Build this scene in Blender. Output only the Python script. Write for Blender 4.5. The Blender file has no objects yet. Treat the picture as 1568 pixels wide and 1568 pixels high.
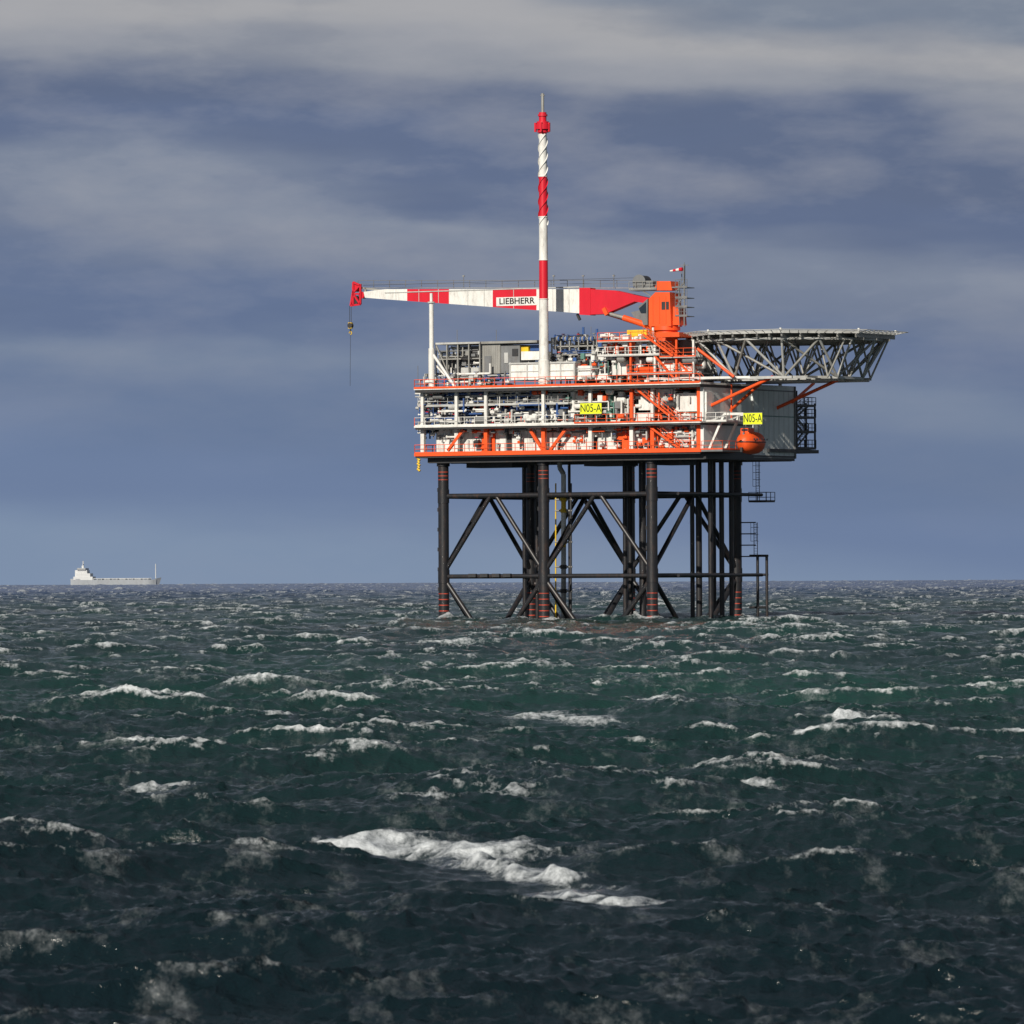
import bpy, math, random
import numpy as np
from mathutils import Matrix, Vector

random.seed(7)
scene = bpy.context.scene
scene.view_settings.view_transform = 'Standard'
scene.view_settings.look = 'None'
scene.view_settings.exposure = 0
R_EARTH = 6.37e6
F = 10000.0
CAMZ = 6.27

# ------------------------------------------------------------------ camera
cd = bpy.data.cameras.new("camera")
cam = bpy.data.objects.new("camera", cd)
scene.collection.objects.link(cam)
cd.sensor_width = 36
cd.lens = 36 * F / 1568
cd.clip_start = 1
cd.clip_end = 60000
pitch = math.atan(94 / F)
CR = Matrix.Rotation(math.pi / 2 + pitch, 4, 'X') @ Matrix.Rotation(math.radians(-0.3), 4, 'Z')
cam.matrix_world = Matrix.Translation((0, 0, CAMZ)) @ CR
cd.dof.use_dof = True
cd.dof.focus_distance = 825
cd.dof.aperture_fstop = 6.5
scene.camera = cam

# ------------------------------------------------------------------ materials
def lin(r, g, b):
    f = lambda c: (c / 255 / 12.92) if c / 255 <= 0.04045 else ((c / 255 + 0.055) / 1.055) ** 2.4
    return (f(r), f(g), f(b))

def paint(name, col, rough=0.5, var=0.25, dirt=(0.12, 0.07, 0.04), dirt_amt=0.35, metal=0.0, scale=0.6):
    m = bpy.data.materials.new(name)
    m.use_nodes = True
    nt = m.node_tree
    N = nt.nodes
    L = nt.links
    bs = N["Principled BSDF"]
    tc = N.new("ShaderNodeTexCoord")
    mp = N.new("ShaderNodeMapping")
    mp.inputs['Scale'].default_value = (1, 1, 0.35)
    L.new(tc.outputs['Object'], mp.inputs['Vector'])
    n1 = N.new("ShaderNodeTexNoise")
    n1.inputs['Scale'].default_value = scale
    n1.inputs['Detail'].default_value = 4
    n1.inputs['Roughness'].default_value = 0.65
    L.new(mp.outputs[0], n1.inputs['Vector'])
    r1 = N.new("ShaderNodeValToRGB")
    r1.color_ramp.elements[0].position = 0.3
    r1.color_ramp.elements[1].position = 0.7
    d = 1 - var
    r1.color_ramp.elements[0].color = (col[0] * d, col[1] * d, col[2] * d, 1)
    r1.color_ramp.elements[1].color = (min(1, col[0] * 1.06), min(1, col[1] * 1.06), min(1, col[2] * 1.06), 1)
    L.new(n1.outputs[0], r1.inputs[0])
    n2 = N.new("ShaderNodeTexNoise")
    n2.inputs['Scale'].default_value = scale * 3.7
    n2.inputs['Detail'].default_value = 5
    n2.inputs['Roughness'].default_value = 0.7
    L.new(mp.outputs[0], n2.inputs['Vector'])
    mr = N.new("ShaderNodeMapRange")
    mr.inputs[1].default_value = 0.50
    mr.inputs[2].default_value = 0.75
    mr.inputs[3].default_value = 0
    mr.inputs[4].default_value = dirt_amt
    L.new(n2.outputs[0], mr.inputs[0])
    mx = N.new("ShaderNodeMixRGB")
    mx.inputs[2].default_value = (*dirt, 1)
    L.new(mr.outputs[0], mx.inputs[0])
    L.new(r1.outputs[0], mx.inputs[1])
    L.new(mx.outputs[0], bs.inputs['Base Color'])
    bs.inputs['Roughness'].default_value = rough
    bs.inputs['Metallic'].default_value = metal
    return m

M = {
    'white': paint('white_paint', (0.79, 0.79, 0.76), 0.45, 0.2, dirt_amt=0.42),
    'lgrey': paint('light_grey_paint', (0.50, 0.51, 0.50), 0.5, 0.25),
    'grey': paint('grey_paint', (0.19, 0.20, 0.21), 0.5, 0.3),
    'wall': paint('grey_cladding', (0.74, 0.78, 0.77), 0.55, 0.12, dirt_amt=0.2),
    'galv': paint('galvanised_steel', (0.36, 0.36, 0.34), 0.45, 0.3, metal=0.2),
    'dark': paint('dark_steel', (0.035, 0.037, 0.042), 0.5, 0.3),
    'black': paint('black_coating', (0.018, 0.019, 0.023), 0.42, 0.35, dirt=(0.09, 0.05, 0.035), dirt_amt=0.5),
    'orange': paint('orange_paint', (0.86, 0.10, 0.016), 0.45, 0.15, dirt_amt=0.3),
    'red': paint('red_paint', (0.62, 0.012, 0.03), 0.4, 0.12, dirt_amt=0.12),
    'blue': paint('blue_paint', (0.035, 0.10, 0.30), 0.45, 0.25),
    'green': paint('green_paint', (0.10, 0.24, 0.20), 0.5, 0.25),
    'yellow': paint('yellow_paint', (0.75, 0.50, 0.02), 0.5, 0.15),
    'signy': paint('sign_yellow', (0.72, 0.80, 0.02), 0.5, 0.05, dirt_amt=0.05),
    'ink': paint('lettering_black', (0.01, 0.01, 0.01), 0.5, 0.1),
    'redmark': paint('red_marking', (0.5, 0.06, 0.03), 0.6, 0.5, dirt=(0.03, 0.03, 0.03), dirt_amt=0.95, scale=1.5),
    'shipw': paint('ship_white_hazed', (0.55, 0.57, 0.58), 0.6, 0.1, dirt_amt=0.1, scale=0.1),  # distance haze is painted into the ship's pale grey, no volume
    'shiph': paint('ship_hull_hazed', (0.34, 0.37, 0.40), 0.6, 0.15, dirt_amt=0.2, scale=0.1),  # hull colour lightened too, haze mixed into the paint
    'glass': paint('dark_glass', (0.02, 0.03, 0.04), 0.1, 0.1, dirt_amt=0.0),
}

# ------------------------------------------------------------------ builder
class B:
    def __init__(s):
        s.v = []; s.f = []; s.m = []; s.sm = []; s.mats = []
    def mi(s, k):
        if k not in s.mats: s.mats.append(k)
        return s.mats.index(k)
    def add(s, vs, fs, k, smooth=False):
        o = len(s.v); i = s.mi(k)
        s.v += [tuple(a) for a in vs]
        for f in fs:
            s.f.append(tuple(o + j for j in f)); s.m.append(i); s.sm.append(smooth)
    def box(s, x0, x1, y0, y1, z0, z1, k):
        if x0 > x1: x0, x1 = x1, x0
        if y0 > y1: y0, y1 = y1, y0
        if z0 > z1: z0, z1 = z1, z0
        vs = [(x, y, z) for z in (z0, z1) for y in (y0, y1) for x in (x0, x1)]
        s.add(vs, [(0, 2, 3, 1), (4, 5, 7, 6), (0, 1, 5, 4), (2, 6, 7, 3), (0, 4, 6, 2), (1, 3, 7, 5)], k)
    def tube(s, p, q, r, k, n=8, r2=None, cap=True):
        p = Vector(p); q = Vector(q); d = q - p
        if d.length < 1e-6: return
        r2 = r if r2 is None else r2
        d.normalize()
        a = d.orthogonal().normalized(); b = d.cross(a)
        vs = []
        for c, rr in ((p, r), (q, r2)):
            for i in range(n):
                t = 2 * math.pi * i / n
                vs.append(c + a * (rr * math.cos(t)) + b * (rr * math.sin(t)))
        fs = [(i, (i + 1) % n, n + (i + 1) % n, n + i) for i in range(n)]
        s.add(vs, fs, k, True)
        if cap:
            s.add(vs[:n], [tuple(range(n))[::-1]], k); s.add(vs[n:], [tuple(range(n))], k)
    def beam(s, p, q, w, k, h=None):
        p = Vector(p); q = Vector(q); d = (q - p)
        h = h or w
        if d.length < 1e-6: return
        d.normalize()
        up = Vector((0, 0, 1)) if abs(d.z) < 0.95 else Vector((0, 1, 0))
        a = d.cross(up).normalized(); b = a.cross(d)
        vs = []
        for c in (p, q):
            for i, j in ((-1, -1), (1, -1), (1, 1), (-1, 1)):
                vs.append(c + a * (i * w / 2) + b * (j * h / 2))
        s.add(vs, [(0, 1, 5, 4), (1, 2, 6, 5), (2, 3, 7, 6), (3, 0, 4, 7), (3, 2, 1, 0), (4, 5, 6, 7)], k)
    def capsule(s, p, q, r, k, n=14, end=0.5):
        p = Vector(p); q = Vector(q); d = (q - p).normalized()
        s.tube(p, q, r, k, n, cap=False)
        for c, dd in ((p, -d), (q, d)):
            pr = r; pc = c
            for j in range(1, 4):
                t = j / 3 * math.pi / 2
                nc = c + dd * (r * end * math.sin(t)); nr = max(0.01, r * math.cos(t))
                s.tube(pc, nc, pr, k, n, r2=nr, cap=(j == 3)); pc = nc; pr = nr
    def rail(s, p, q, k, h=1.1, sp=1.5, r=0.04, mid=(0.55,), kick=True):
        p = Vector(p); q = Vector(q); L = (q - p).length
        n = max(1, int(L / sp)); up = Vector((0, 0, h))
        for i in range(n + 1):
            a = p.lerp(q, i / n); s.tube(a, a + up, r, k, 4)
        s.tube(p + up, q + up, r, k, 4)
        for m_ in mid: s.tube(p + Vector((0, 0, m_)), q + Vector((0, 0, m_)), r * 0.8, k, 4)
        if kick: s.beam(p + Vector((0, 0, .08)), q + Vector((0, 0, .08)), 0.03, k, 0.16)
    def stair(s, p, q, w, k, side=(0, 1, 0), rk=None):
        p = Vector(p); q = Vector(q); sd = Vector(side) * w
        for o in (Vector((0, 0, 0)), sd):
            s.beam(p + o, q + o, 0.08, k, 0.26)
            s.rail(p + o, q + o, rk or k, 1.0, 1.2, 0.035, kick=False)
        n = int(abs(q.z - p.z) / 0.22)
        for i in range(n):
            a = p.lerp(q, (i + .5) / n)
            s.box(a.x - .13, a.x + .13, a.y, a.y + sd.y, a.z - .02, a.z + .02, 'galv') if sd.y else \
                s.box(a.x, a.x + sd.x, a.y - .13, a.y + .13, a.z - .02, a.z + .02, 'galv')
    def obj(s, name, parent=None, mat=None):
        me = bpy.data.meshes.new(name)
        me.from_pydata(s.v, [], s.f)
        for k in s.mats: me.materials.append(M[k])
        me.polygons.foreach_set('material_index', s.m)
        me.polygons.foreach_set('use_smooth', s.sm)
        me.update()
        o = bpy.data.objects.new(name, me)
        scene.collection.objects.link(o)
        if parent: o.parent = parent
        if mat is not None: o.matrix_world = mat
        return o

TH = math.radians(30)
PM = Matrix.Translation(((1078 - 784) / 12, 833, 0)) @ Matrix.Rotation(-TH, 4, 'Z')
PI = PM.inverted()
CAM = Vector((0, 0, CAMZ))
def _ray(px, py):
    d = CR.to_3x3() @ Vector(((px - 784) / F, (784 - py) / F, -1))
    return PI @ CAM, PI.to_3x3() @ d
def pf(px, py, Y):
    o, d = _ray(px, py); t = (Y - o.y) / d.y
    return o + d * t
def pr(px, py, X):
    o, d = _ray(px, py); t = (X - o.x) / d.x
    return o + d * t
def fb(b, x0, y0, x1, y1, Y, dep, k):
    p = pf(x0, (y0 + y1) / 2, Y); q = pf(x1, (y0 + y1) / 2, Y)
    c = (x0 + x1) / 2
    b.box(p.x, q.x, Y, Y + dep, pf(c, y1, Y).z, pf(c, y0, Y).z, k)

def empty(name, mat=Matrix.Identity(4)):
    e = bpy.data.objects.new(name, None)
    scene.collection.objects.link(e)
    e.matrix_world = mat
    return e

plat = empty('offshore_platform', PM)

zb = pf(860, 691, 0).z
zm = pf(860, 649, 0).z
zt = pf(860, 590, 0).z
XL = -42.4
DY = 25.0

# ------------------------------------------------------------------ jacket
j = B()
LX = (-39.5, -24.4, -8.4); LY = (1.5, 24.5)
z1 = 16.4; z2 = 5.9; ztop = zb - 0.5
for ix, x in enumerate(LX):
    for iy, y in enumerate(LY):
        j.tube((x, y, -8), (x, y, ztop), 0.70, 'black', 20)
        j.tube((x, y, ztop - 1.2), (x, y, ztop), 0.86, 'black', 20)
        for zz in (z1, z2): j.tube((x, y, zz - 0.9), (x, y, zz + .9), 0.76, 'black', 20)
        for zz in np.arange(0.6, 3.8, 0.75):
            j.tube((x, y, zz), (x, y, zz + 0.12), 0.715, 'redmark', 20)
        for zz in (ztop - 3.0, ztop - 2.5, ztop - 2.0):
            j.tube((x, y, zz), (x, y, zz + 0.1), 0.715, 'redmark', 20)
        for zz in np.arange(4, ztop - 2, 2.6):
            j.box(x - .8, x - .66, y - .25, y - .05, zz, zz + .5, 'dark')
def bay(a, b_, w1=.34, w2=.30):
    ax, ay = a; bx_, by = b_
    mx_, my = (ax + bx_) / 2, (ay + by) / 2
    j.tube((ax, ay, z1), (bx_, by, z1), w1, 'black', 12)
    j.tube((ax, ay, z2), (bx_, by, z2), w2, 'black', 12)
    dx, dy = (bx_ - ax), (by - ay); L = math.hypot(dx, dy); ux, uy = dx / L, dy / L
    j.tube((mx_ - ux * .4, my - uy * .4, z1), (ax + ux * .4, ay + uy * .4, z2 + 1.0), w2, 'black', 12)
    j.tube((mx_ + ux * .4, my + uy * .4, z1), (bx_ - ux * .4, by - uy * .4, z2 + 1.0), w2, 'black', 12)
    j.tube((ax, ay, z2 - .2), (mx_ - ux * .6, my - uy * .6, -3.4), w2 + .03, 'black', 12)
    j.tube((bx_, by, z2 - .2), (mx_ + ux * .6, my + uy * .6, -3.4), w2 + .03, 'black', 12)
for y in LY:
    bay((LX[0], y), (LX[1], y)); bay((LX[1], y), (LX[2], y))
for x in LX: bay((x, LY[0]), (x, LY[1]))
for px in (727, 745, 763, 780):
    p = pf(px, 878, LY[0]); j.box(p.x - .55, p.x + .55, LY[0] - .75, LY[0] - .35, z2 - .1, z2 + .35, 'dark')
for px, Y, r in ((1060, 14, .30), (1070, 20, .42), (1088, 13, .34), (1105, 17, .34), (1120, 20, .34), (1093, 22, .3),
                 (872, 12, .2), (957, 16, .3), (965, 19, .38), (984, 14, .5), (803, 20, .3), (822, 18, .25)):
    p = pf(px, 800, Y); j.tube((p.x, Y, -6), (p.x, Y, zb), r, 'black', 12)
    for zz in (z1, z2): j.tube((p.x, Y, zz - .3), (p.x, Y, zz + .3), r + .12, 'black', 12)
for Y in (13, 17, 20):
    for zz in (z1, z2): j.tube((LX[2], Y, zz), (LX[1], Y, zz), .22, 'black', 8)
for X in (-16, -12, -4.6):
    for zz in (z1, z2): j.tube((X, LY[0], zz), (X, LY[1], zz), .22, 'black', 8)
Yr = 8.0
rp = lambda px, py: pf(px, py, Yr)
segs = [((857, 703), (857, 716), 'lgrey'), ((857, 716), (863, 726), 'lgrey'), ((863, 726), (863, 762), 'white'), ((863, 762), (863, 780), 'yellow'),
        ((863, 780), (863, 828), 'white'), ((863, 828), (863, 838), 'yellow'), ((863, 838), (863, 890), 'lgrey'), ((863, 890), (863, 975), 'galv')]
for a, b_, k in segs: j.tube(rp(*a), rp(*b_), .34, k, 10)
for py in (765, 782, 830, 868, 905): j.tube(rp(850, py), rp(876, py), .13, 'galv', 6); j.tube(rp(863, py - 3), rp(863, py + 3), .45, 'yellow' if py < 850 else 'dark', 10)
j.tube(rp(851, 740), rp(851, 975), .10, 'yellow', 6)
j.tube(rp(874, 740), rp(874, 975), .16, 'dark', 6)
Yp = LY[1]
def jr(px, py): return pf(px, py, Yp)
a = jr(1153, 768); b_ = jr(1180, 768)
j.box(a.x, b_.x, Yp - 1.2, Yp + 1.2, a.z - .12, a.z, 'dark')
for yy in (Yp - 1.2, Yp + 1.2): j.rail((a.x, yy, a.z), (b_.x, yy, a.z), 'dark', 1.2, 1.0, .05)
j.rail((b_.x, Yp - 1.2, a.z), (b_.x, Yp + 1.2, a.z), 'dark', 1.2, 1.0, .05)
def ladder(bb, x, y, za, zc, k, w=.5, cage=True):
    for o in (-w / 2, w / 2): bb.tube((x + o, y, za), (x + o, y, zc), .05, k, 5)
    for zz in np.arange(za, zc, .35): bb.tube((x - w / 2, y, zz), (x + w / 2, y, zz), .025, k, 4)
    if cage:
        for zz in np.arange(za + 2, zc, .9):
            pts = [(x - .4, y, zz), (x - .4, y - .6, zz), (x + .4, y - .6, zz), (x + .4, y, zz)]
            for u, w_ in zip(pts[:-1], pts[1:]): bb.tube(u, w_, .035, k, 4)
        for o in (-.4, .4): bb.tube((x + o, y - .6, za + 2), (x + o, y - .6, zc), .03, k, 4)
l = jr(1157, 800); l2 = jr(1157, 852); ladder(j, l.x, Yp, l2.z, l.z, 'black')
for zz in np.linspace(l2.z, l.z, 4): j.tube((l.x, Yp, zz), (LX[2], Yp, zz), .08, 'black', 6)
l = jr(1160, 703); l2 = jr(1160, 768); ladder(j, l.x, Yp, l2.z, l.z, 'dark')
for px in (1160, 1174):
    p = jr(px, 850); j.tube((p.x, Yp, -5), (p.x, Yp, p.z), .2, 'black', 8)
for py in (851, 880, 930):
    j.tube(jr(1148, py), jr(1176, py), .16, 'black', 8)
j.obj('jacket', plat)

# ------------------------------------------------------------------ decks
d = B()
def deck(z, x0, x1, y0, y1, edge, th=.5, uk='dark', eh=.3, yr=None):
    d.box(x0, x1, y0, y1, z - .08, z, 'grey')
    d.box(x0 + .06, x1 - .06, y0 + .06, y1 - .06, z - th, z - .085, uk)
    d.box(x0 - .02, x1 + .02, y0 - .1, y0 + .02, z - eh, z + .02, edge)
    d.box(x0 - .1, x0 - .02, y0, y1, z - eh, z + .02, edge)
    d.box(x1 + .02, x1 + .1, y0, yr or y1, z - eh, z + .02, edge)
deck(zb, XL, 0, -.9, DY, 'orange', .6, eh=.38, yr=8)
deck(zm, XL, 0, -.9, DY, 'white', .45, eh=.2, yr=13)
deck(zt, XL, 0, -.9, DY, 'white', .6, eh=.24)
d.box(XL, 0, -1.04, -1.01, zt - .1, zt + .14, 'orange')
for x in np.linspace(XL + 1.5, 0, 12): d.box(x - .2, x + .2, .2, DY - .3, zb - 1.25, zb - .6, 'dark')
for y in (0.4, 6, 12, 18, 24): d.box(XL + 1.5, 0, y - .22, y + .22, zb - 1.3, zb - .58, 'dark')
for px0, px1, py in ((720, 790, 712), (900, 960, 713), (1010, 1050, 712)):
    p = pf(px0, 705, 5); q = pf(px1, 705, 5); d.box(p.x, q.x, 4, 8, zb - 1.9, zb - 1.1, 'dark')
d.box(XL + 3.5, -1, 7.2, 7.5, zm, zt - .5, 'grey')
d.box(XL + 4, -.5, 12, 12.3, zb, zm - .4, 'grey')
for px in (648, 700, 745, 833, 905, 968, 1000, 1071):
    p = pf(px, 640, 0.4)
    d.box(p.x - .26, p.x + .26, .1, .6, zb, zm - .4, 'orange' if px in (745, 833, 1000, 1071) else 'white')
    d.box(p.x - .2, p.x + .2, .1, .5, zm, zt - .5, 'orange' if px in (968, 1071) else 'white')
d.obj('decks', plat)

# ------------------------------------------------------------------ lower wall
w = B()
wy = 1.6
lower = [(668, 679, 'white'), (679, 697, 'white'), (699, 737, 'white'), (738, 746, 'orange'), (747, 752, 'white'), (752, 758, 'orange'), (759, 775, 'white'),
         (776, 783, 'dark'), (784, 820, 'white'), (821, 846, 'white'), (847, 902, 'white'), (903, 914, 'dark'), (915, 944, 'white'),
         (945, 968, 'orange'), (969, 994, 'white'), (995, 1004, 'orange'), (1005, 1030, 'white'), (1031, 1046, 'lgrey'), (1047, 1068, 'white'), (1069, 1077, 'orange')]
for x0, x1, k in lower:
    p = pf(x0, 670, wy); q = pf(x1, 670, wy)
    dy = .25 if k == 'dark' else (-.06 if k == 'orange' else 0)
    w.box(p.x, q.x, wy + dy, wy + .5, zb, zm - .45, k)
    w.box(p.x + .05, q.x - .05, wy - .12, wy + dy, zb + .02, zb + .14, 'grey')
    if k == 'white':
        nx = max(1, int((q.x - p.x) / 1.1))
        for i in range(nx + 1):
            xx = p.x + .05 + (q.x - p.x - .1) * i / nx
            w.box(xx - .025, xx + .025, wy - .05, wy, zb, zm - .5, 'lgrey')
for (a, b_) in (((812, 658), (831, 689)), ((866, 658), (843, 689)), ((710, 658), (686, 690))):
    w.beam(pf(*a, .2), pf(*b_, .2), .36, 'orange')
w.box(-.6, -.1, .2, DY, zb, zm - .45, 'wall')
w.box(-.6, -.1, .2, DY, zm, zt - .6, 'wall')
w.box(-.3, 0.15, 13.2, DY, zb - .9, zt - .1, 'wall')
w.box(0.15, .2, 13.2, DY, zm + .9, zm + 1.02, 'green')
w.box(0.15, .2, 13.2, DY, zt - .75, zt - .6, 'grey')
w.box(0.15, .22, 13.2, DY, zb - .95, zb - .8, 'grey')
for y in np.arange(13.4, DY, 1.4): w.box(0.15, 0.175, y - .03, y + .03, zb - .8, zt - .76, 'lgrey')
w.box(0.155, .3, DY - .3, DY, zb - .9, zt, 'grey')
w.box(-.1, .02, 7.8, 8.1, zm, zt - .6, 'lgrey')
w.obj('cladding', plat)

s = B()
for a, b_, X in (((1165, 587), (1119, 628), 1.0), ((1246, 587), (1213, 616), 1.0)):
    s.tube(pr(*a, X), pr(*b_, X), .2, 'orange', 8)
s.tube(pf(1068, 534, 0.5), pf(1124, 577, 0.5), .2, 'orange', 8)
s.tube(pr(1120, 588, .4), pr(1120, 640, .4), .12, 'orange', 8)
for pyd in (622, 640, 662, 687):
    z = pr(1253, pyd, 0).z
    s.box(-3, .3, DY + .01, DY + 5.6, z - .15, z, 'dark')
    s.rail((.3, DY, z), (.3, DY + 5.6, z), 'dark', 1.1, 1.1, .05)
    s.rail((-3, DY + 5.6, z), (.3, DY + 5.6, z), 'dark', 1.1, 1.1, .05)
for yy in (DY + .3, DY + 3, DY + 5.5):
    s.box(.1, .3, yy - .1, yy + .1, pr(1253, 687, 0).z, pr(1253, 600 if yy < DY + 2 else 618, 0).z, 'dark')
    s.box(-3, -2.8, yy - .1, yy + .1, pr(1253, 687, 0).z, pr(1253, 618, 0).z, 'dark')
zz0 = pr(1253, 687, 0).z; zz1 = pr(1253, 662, 0).z; zz2 = pr(1253, 640, 0).z; zz3 = pr(1253, 622, 0).z
s.stair((-1, DY + .8, zz0), (-1, DY + 4.5, zz1), .8, 'grey', (1, 0, 0))
s.stair((-1, DY + 4.5, zz1), (-1, DY + .8, zz2), .8, 'grey', (1, 0, 0))
s.stair((-1, DY + .8, zz2), (-1, DY + 4.5, zz3), .8, 'grey', (1, 0, 0))
s.box(-3, .5, DY - 8, DY + 6, zz0 - .65, zz0 - .2, 'dark')
# lifeboat station
s.box(.12, 3.2, -.9, 8, zb - .35, zb - .1, 'grey')
s.rail((3.2, -.9, zb - .1), (3.2, 8, zb - .1), 'orange')
s.rail((.2, -.9, zb - .1), (3.2, -.9, zb - .1), 'orange')
for yy in (1.2, 5.4):
    s.beam((0.2, yy, zb), (2.4, yy, zm + .9), .3, 'white'); s.beam((2.4, yy, zm + .9), (5.2, yy, zm + .9), .3, 'white')
    s.beam((0.2, yy, zm), (2.2, yy, zm + .7), .2, 'lgrey')
s.beam((2.4, 1.2, zm + .9), (2.4, 5.4, zm + .9), .25, 'white')
s.box(0.12, 3.2, 0.2, 9.0, zm - .12, zm, 'lgrey')
s.rail((3.2, .2, zm), (3.2, 9, zm), 'white', r=.045); s.rail((0.1, .2, zm), (3.2, .2, zm), 'white', r=.045)
s.obj('steel_braces', plat)

# ------------------------------------------------------------------ railings & stairs
r = B()
r.rail((XL, -.9, zb), (0, -.9, zb), 'orange', r=.05)
r.rail((XL, -.9, zb), (XL, DY, zb), 'orange', r=.05)
r.rail((XL, -.9, zm), (0, -.9, zm), 'white', r=.045)
r.rail((XL, -.9, zm), (XL, 8, zm), 'orange', r=.05)
r.rail((XL, -.9, zt), (0, -.9, zt), 'orange', r=.05)
r.rail((XL, -.9, zt), (XL, DY, zt), 'orange', r=.05)
p = pf(880, 649, -1); q = pf(1075, 649, -1)
r.rail((p.x, -1.1, zm), (q.x, -1.1, zm), 'orange', r=.045)
r.stair(pf(1045, 690, -.2), pf(990, 650, -.2), 1.0, 'orange')
r.stair(pf(970, 592, -.2), pf(1040, 649, -.2), 1.0, 'orange')
r.stair(pf(985, 512, -.2), pf(1030, 545, -.2), 1.0, 'orange', rk='orange')
r.stair(pf(1030, 545, 1.0), pf(1072, 588, 1.0), 1.0, 'orange', rk='orange')
for x0, x1, py, rk in ((915, 1010, 545, 'white'), (960, 1060, 572, 'orange'), (915, 1000, 523, 'orange'), (1010, 1065, 547, 'orange')):
    a = pf(x0, py, 0); b_ = pf(x1, py, 0)
    r.box(a.x, b_.x, 0, 5, a.z - .12, a.z, 'lgrey')
    r.rail((a.x, -.02, a.z), (b_.x, -.02, a.z), rk, r=.045)
a = pf(640, 622, 0.5); b_ = pf(870, 622, .5)
r.box(a.x, b_.x, .5, 3, a.z - .12, a.z, 'lgrey')
r.rail((a.x, .5, a.z), (b_.x, .5, a.z), 'lgrey', r=.04)
r.obj('railings_and_stairs', plat)

# ------------------------------------------------------------------ process equipment
e = B()
def clutter(x0, x1, y0, y1, Ya, Yb, n, pal, mode='hvbce'):
    for _ in range(n):
        k = random.choice(pal); Y = random.uniform(Ya, Yb)
        px = random.uniform(x0, x1); py = random.uniform(y0, y1)
        t = random.choice(mode)
        if t == 'h':
            qx = min(x1, px + random.uniform(10, 55)); rr = random.uniform(.05, .17)
            a = pf(px, py, Y); b2 = pf(qx, py, Y); b2.z = a.z
            e.tube(a, b2, rr, k, 7)
            e.tube(a, a + Vector((.14, 0, 0)), rr * 1.7, k, 8)
            if random.random() < .5: e.tube(b2, b2 + Vector((0, 0, random.uniform(-1.5, 1.5))), rr, k, 7)
        elif t == 'v':
            qy = min(y1, py + random.uniform(6, 30)); rr = random.uniform(.05, .16)
            a = pf(px, py, Y); b2 = pf(px, qy, Y); b2.x = a.x
            e.tube(a, b2, rr, k, 7)
            if random.random() < .5: e.tube(a, a + Vector((0, random.uniform(.5, 2), 0)), rr, k, 7)
        elif t == 'b':
            a = pf(px, py, Y); sx = random.uniform(.25, .9); sz = random.uniform(.25, .9)
            e.box(a.x - sx / 2, a.x + sx / 2, Y, Y + random.uniform(.3, 1), a.z - sz / 2, a.z + sz / 2, k)
        elif t == 'c':
            a = pf(px, py, Y); L = random.uniform(.6, 2.0); rr = random.uniform(.25, .5)
            e.capsule(a, a + Vector((L, 0, 0)), rr, k, 10)
        else:
            a = pf(px, py, Y)
            e.tube(a - Vector((.3, 0, 0)), a + Vector((.3, 0, 0)), .2, k, 8)
            e.tube(a, a + Vector((0, 0, .55)), .06, k, 6)
            e.tube(a + Vector((0, 0, .5)), a + Vector((0, 0, .58)), .25, random.choice(['red', 'blue', k]), 8)
W = 'white'; G = 'lgrey'; BL = 'blue'; O = 'orange'; GV = 'galv'; DK = 'dark'; GR = 'grey'; GN = 'green'
for py, k, rr, x0, x1 in ((598, W, .14, 636, 1040), (603, G, .09, 636, 870), (608, BL, .12, 650, 790), (613, W, .1, 640, 900), (617, GV, .12, 640, 960),
                          (626, BL, .16, 645, 868), (631, W, .1, 650, 840), (637, BL, .15, 660, 830), (641, G, .16, 648, 868), (646, W, .1, 640, 1060),
                          (655, G, .1, 640, 1075), (659, W, .12, 640, 900)):
    a = pf(x0, py, 1.2 + rr * 5); b_ = pf(x1, py, 1.2 + rr * 5); zz = pf(860, py, 1.2 + rr * 5).z
    e.tube((a.x, a.y, zz), (b_.x, b_.y, zz), rr, k, 8)
clutter(640, 870, 598, 648, .3, 5, 330, [W, W, W, G, G, BL, BL, BL, GV, DK, GR, GR, O], 'hhvvbcee')
clutter(640, 700, 600, 672, .3, 2, 70, [W, BL, G, GR, DK], 'hvve')
clutter(868, 968, 598, 648, .3, 5, 140, [W, W, W, G, G, GR, GN, DK, O, GV], 'hvvbbce')
clutter(965, 1080, 592, 648, .3, 4, 130, [W, W, W, G, O, O, GR, DK, W], 'hvvbbce')
clutter(990, 1075, 650, 688, .2, 1.4, 70, [W, W, G, O, GR, DK], 'vvbbhe')
clutter(700, 990, 652, 662, .2, 1.4, 80, [W, G, O, GR, DK, GR], 'hhbe')
clutter(700, 990, 664, 688, .6, 1.4, 40, [W, G, GR, DK, O], 'vbe')
for x0, x1, py, k, rr in ((818, 862, 612, W, .75), (825, 858, 634, W, .7), (690, 730, 634, BL, .55), (770, 810, 640, BL, .5), (885, 918, 607, W, .6), (925, 960, 612, G, .6), (655, 690, 612, W, .5), (740, 775, 612, G, .55)):
    a = pf(x0, py, 2.5); b_ = pf(x1, py, 2.5); b_.z = a.z; e.capsule(a, b_, rr, k, 14)
for px, y0, y1, k, rr in ((878, 600, 646, W, .4), (845, 605, 648, W, .35), (934, 600, 646, GN, .5), (952, 600, 646, W, .5), (716, 600, 620, W, .4), (793, 600, 622, W, .4), (1022, 600, 648, W, .5), (1052, 600, 646, W, .5)):
    a = pf(px, y0, 2); b_ = pf(px, y1, 2); b_.x = a.x; e.tube(b_, a, rr, k, 14)
fb(e, 1032, 602, 1068, 630, 1.2, 2, W); fb(e, 1072, 600, 1082, 648, .62, 2, W); fb(e, 978, 606, 996, 628, 1.1, 2, W)
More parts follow.
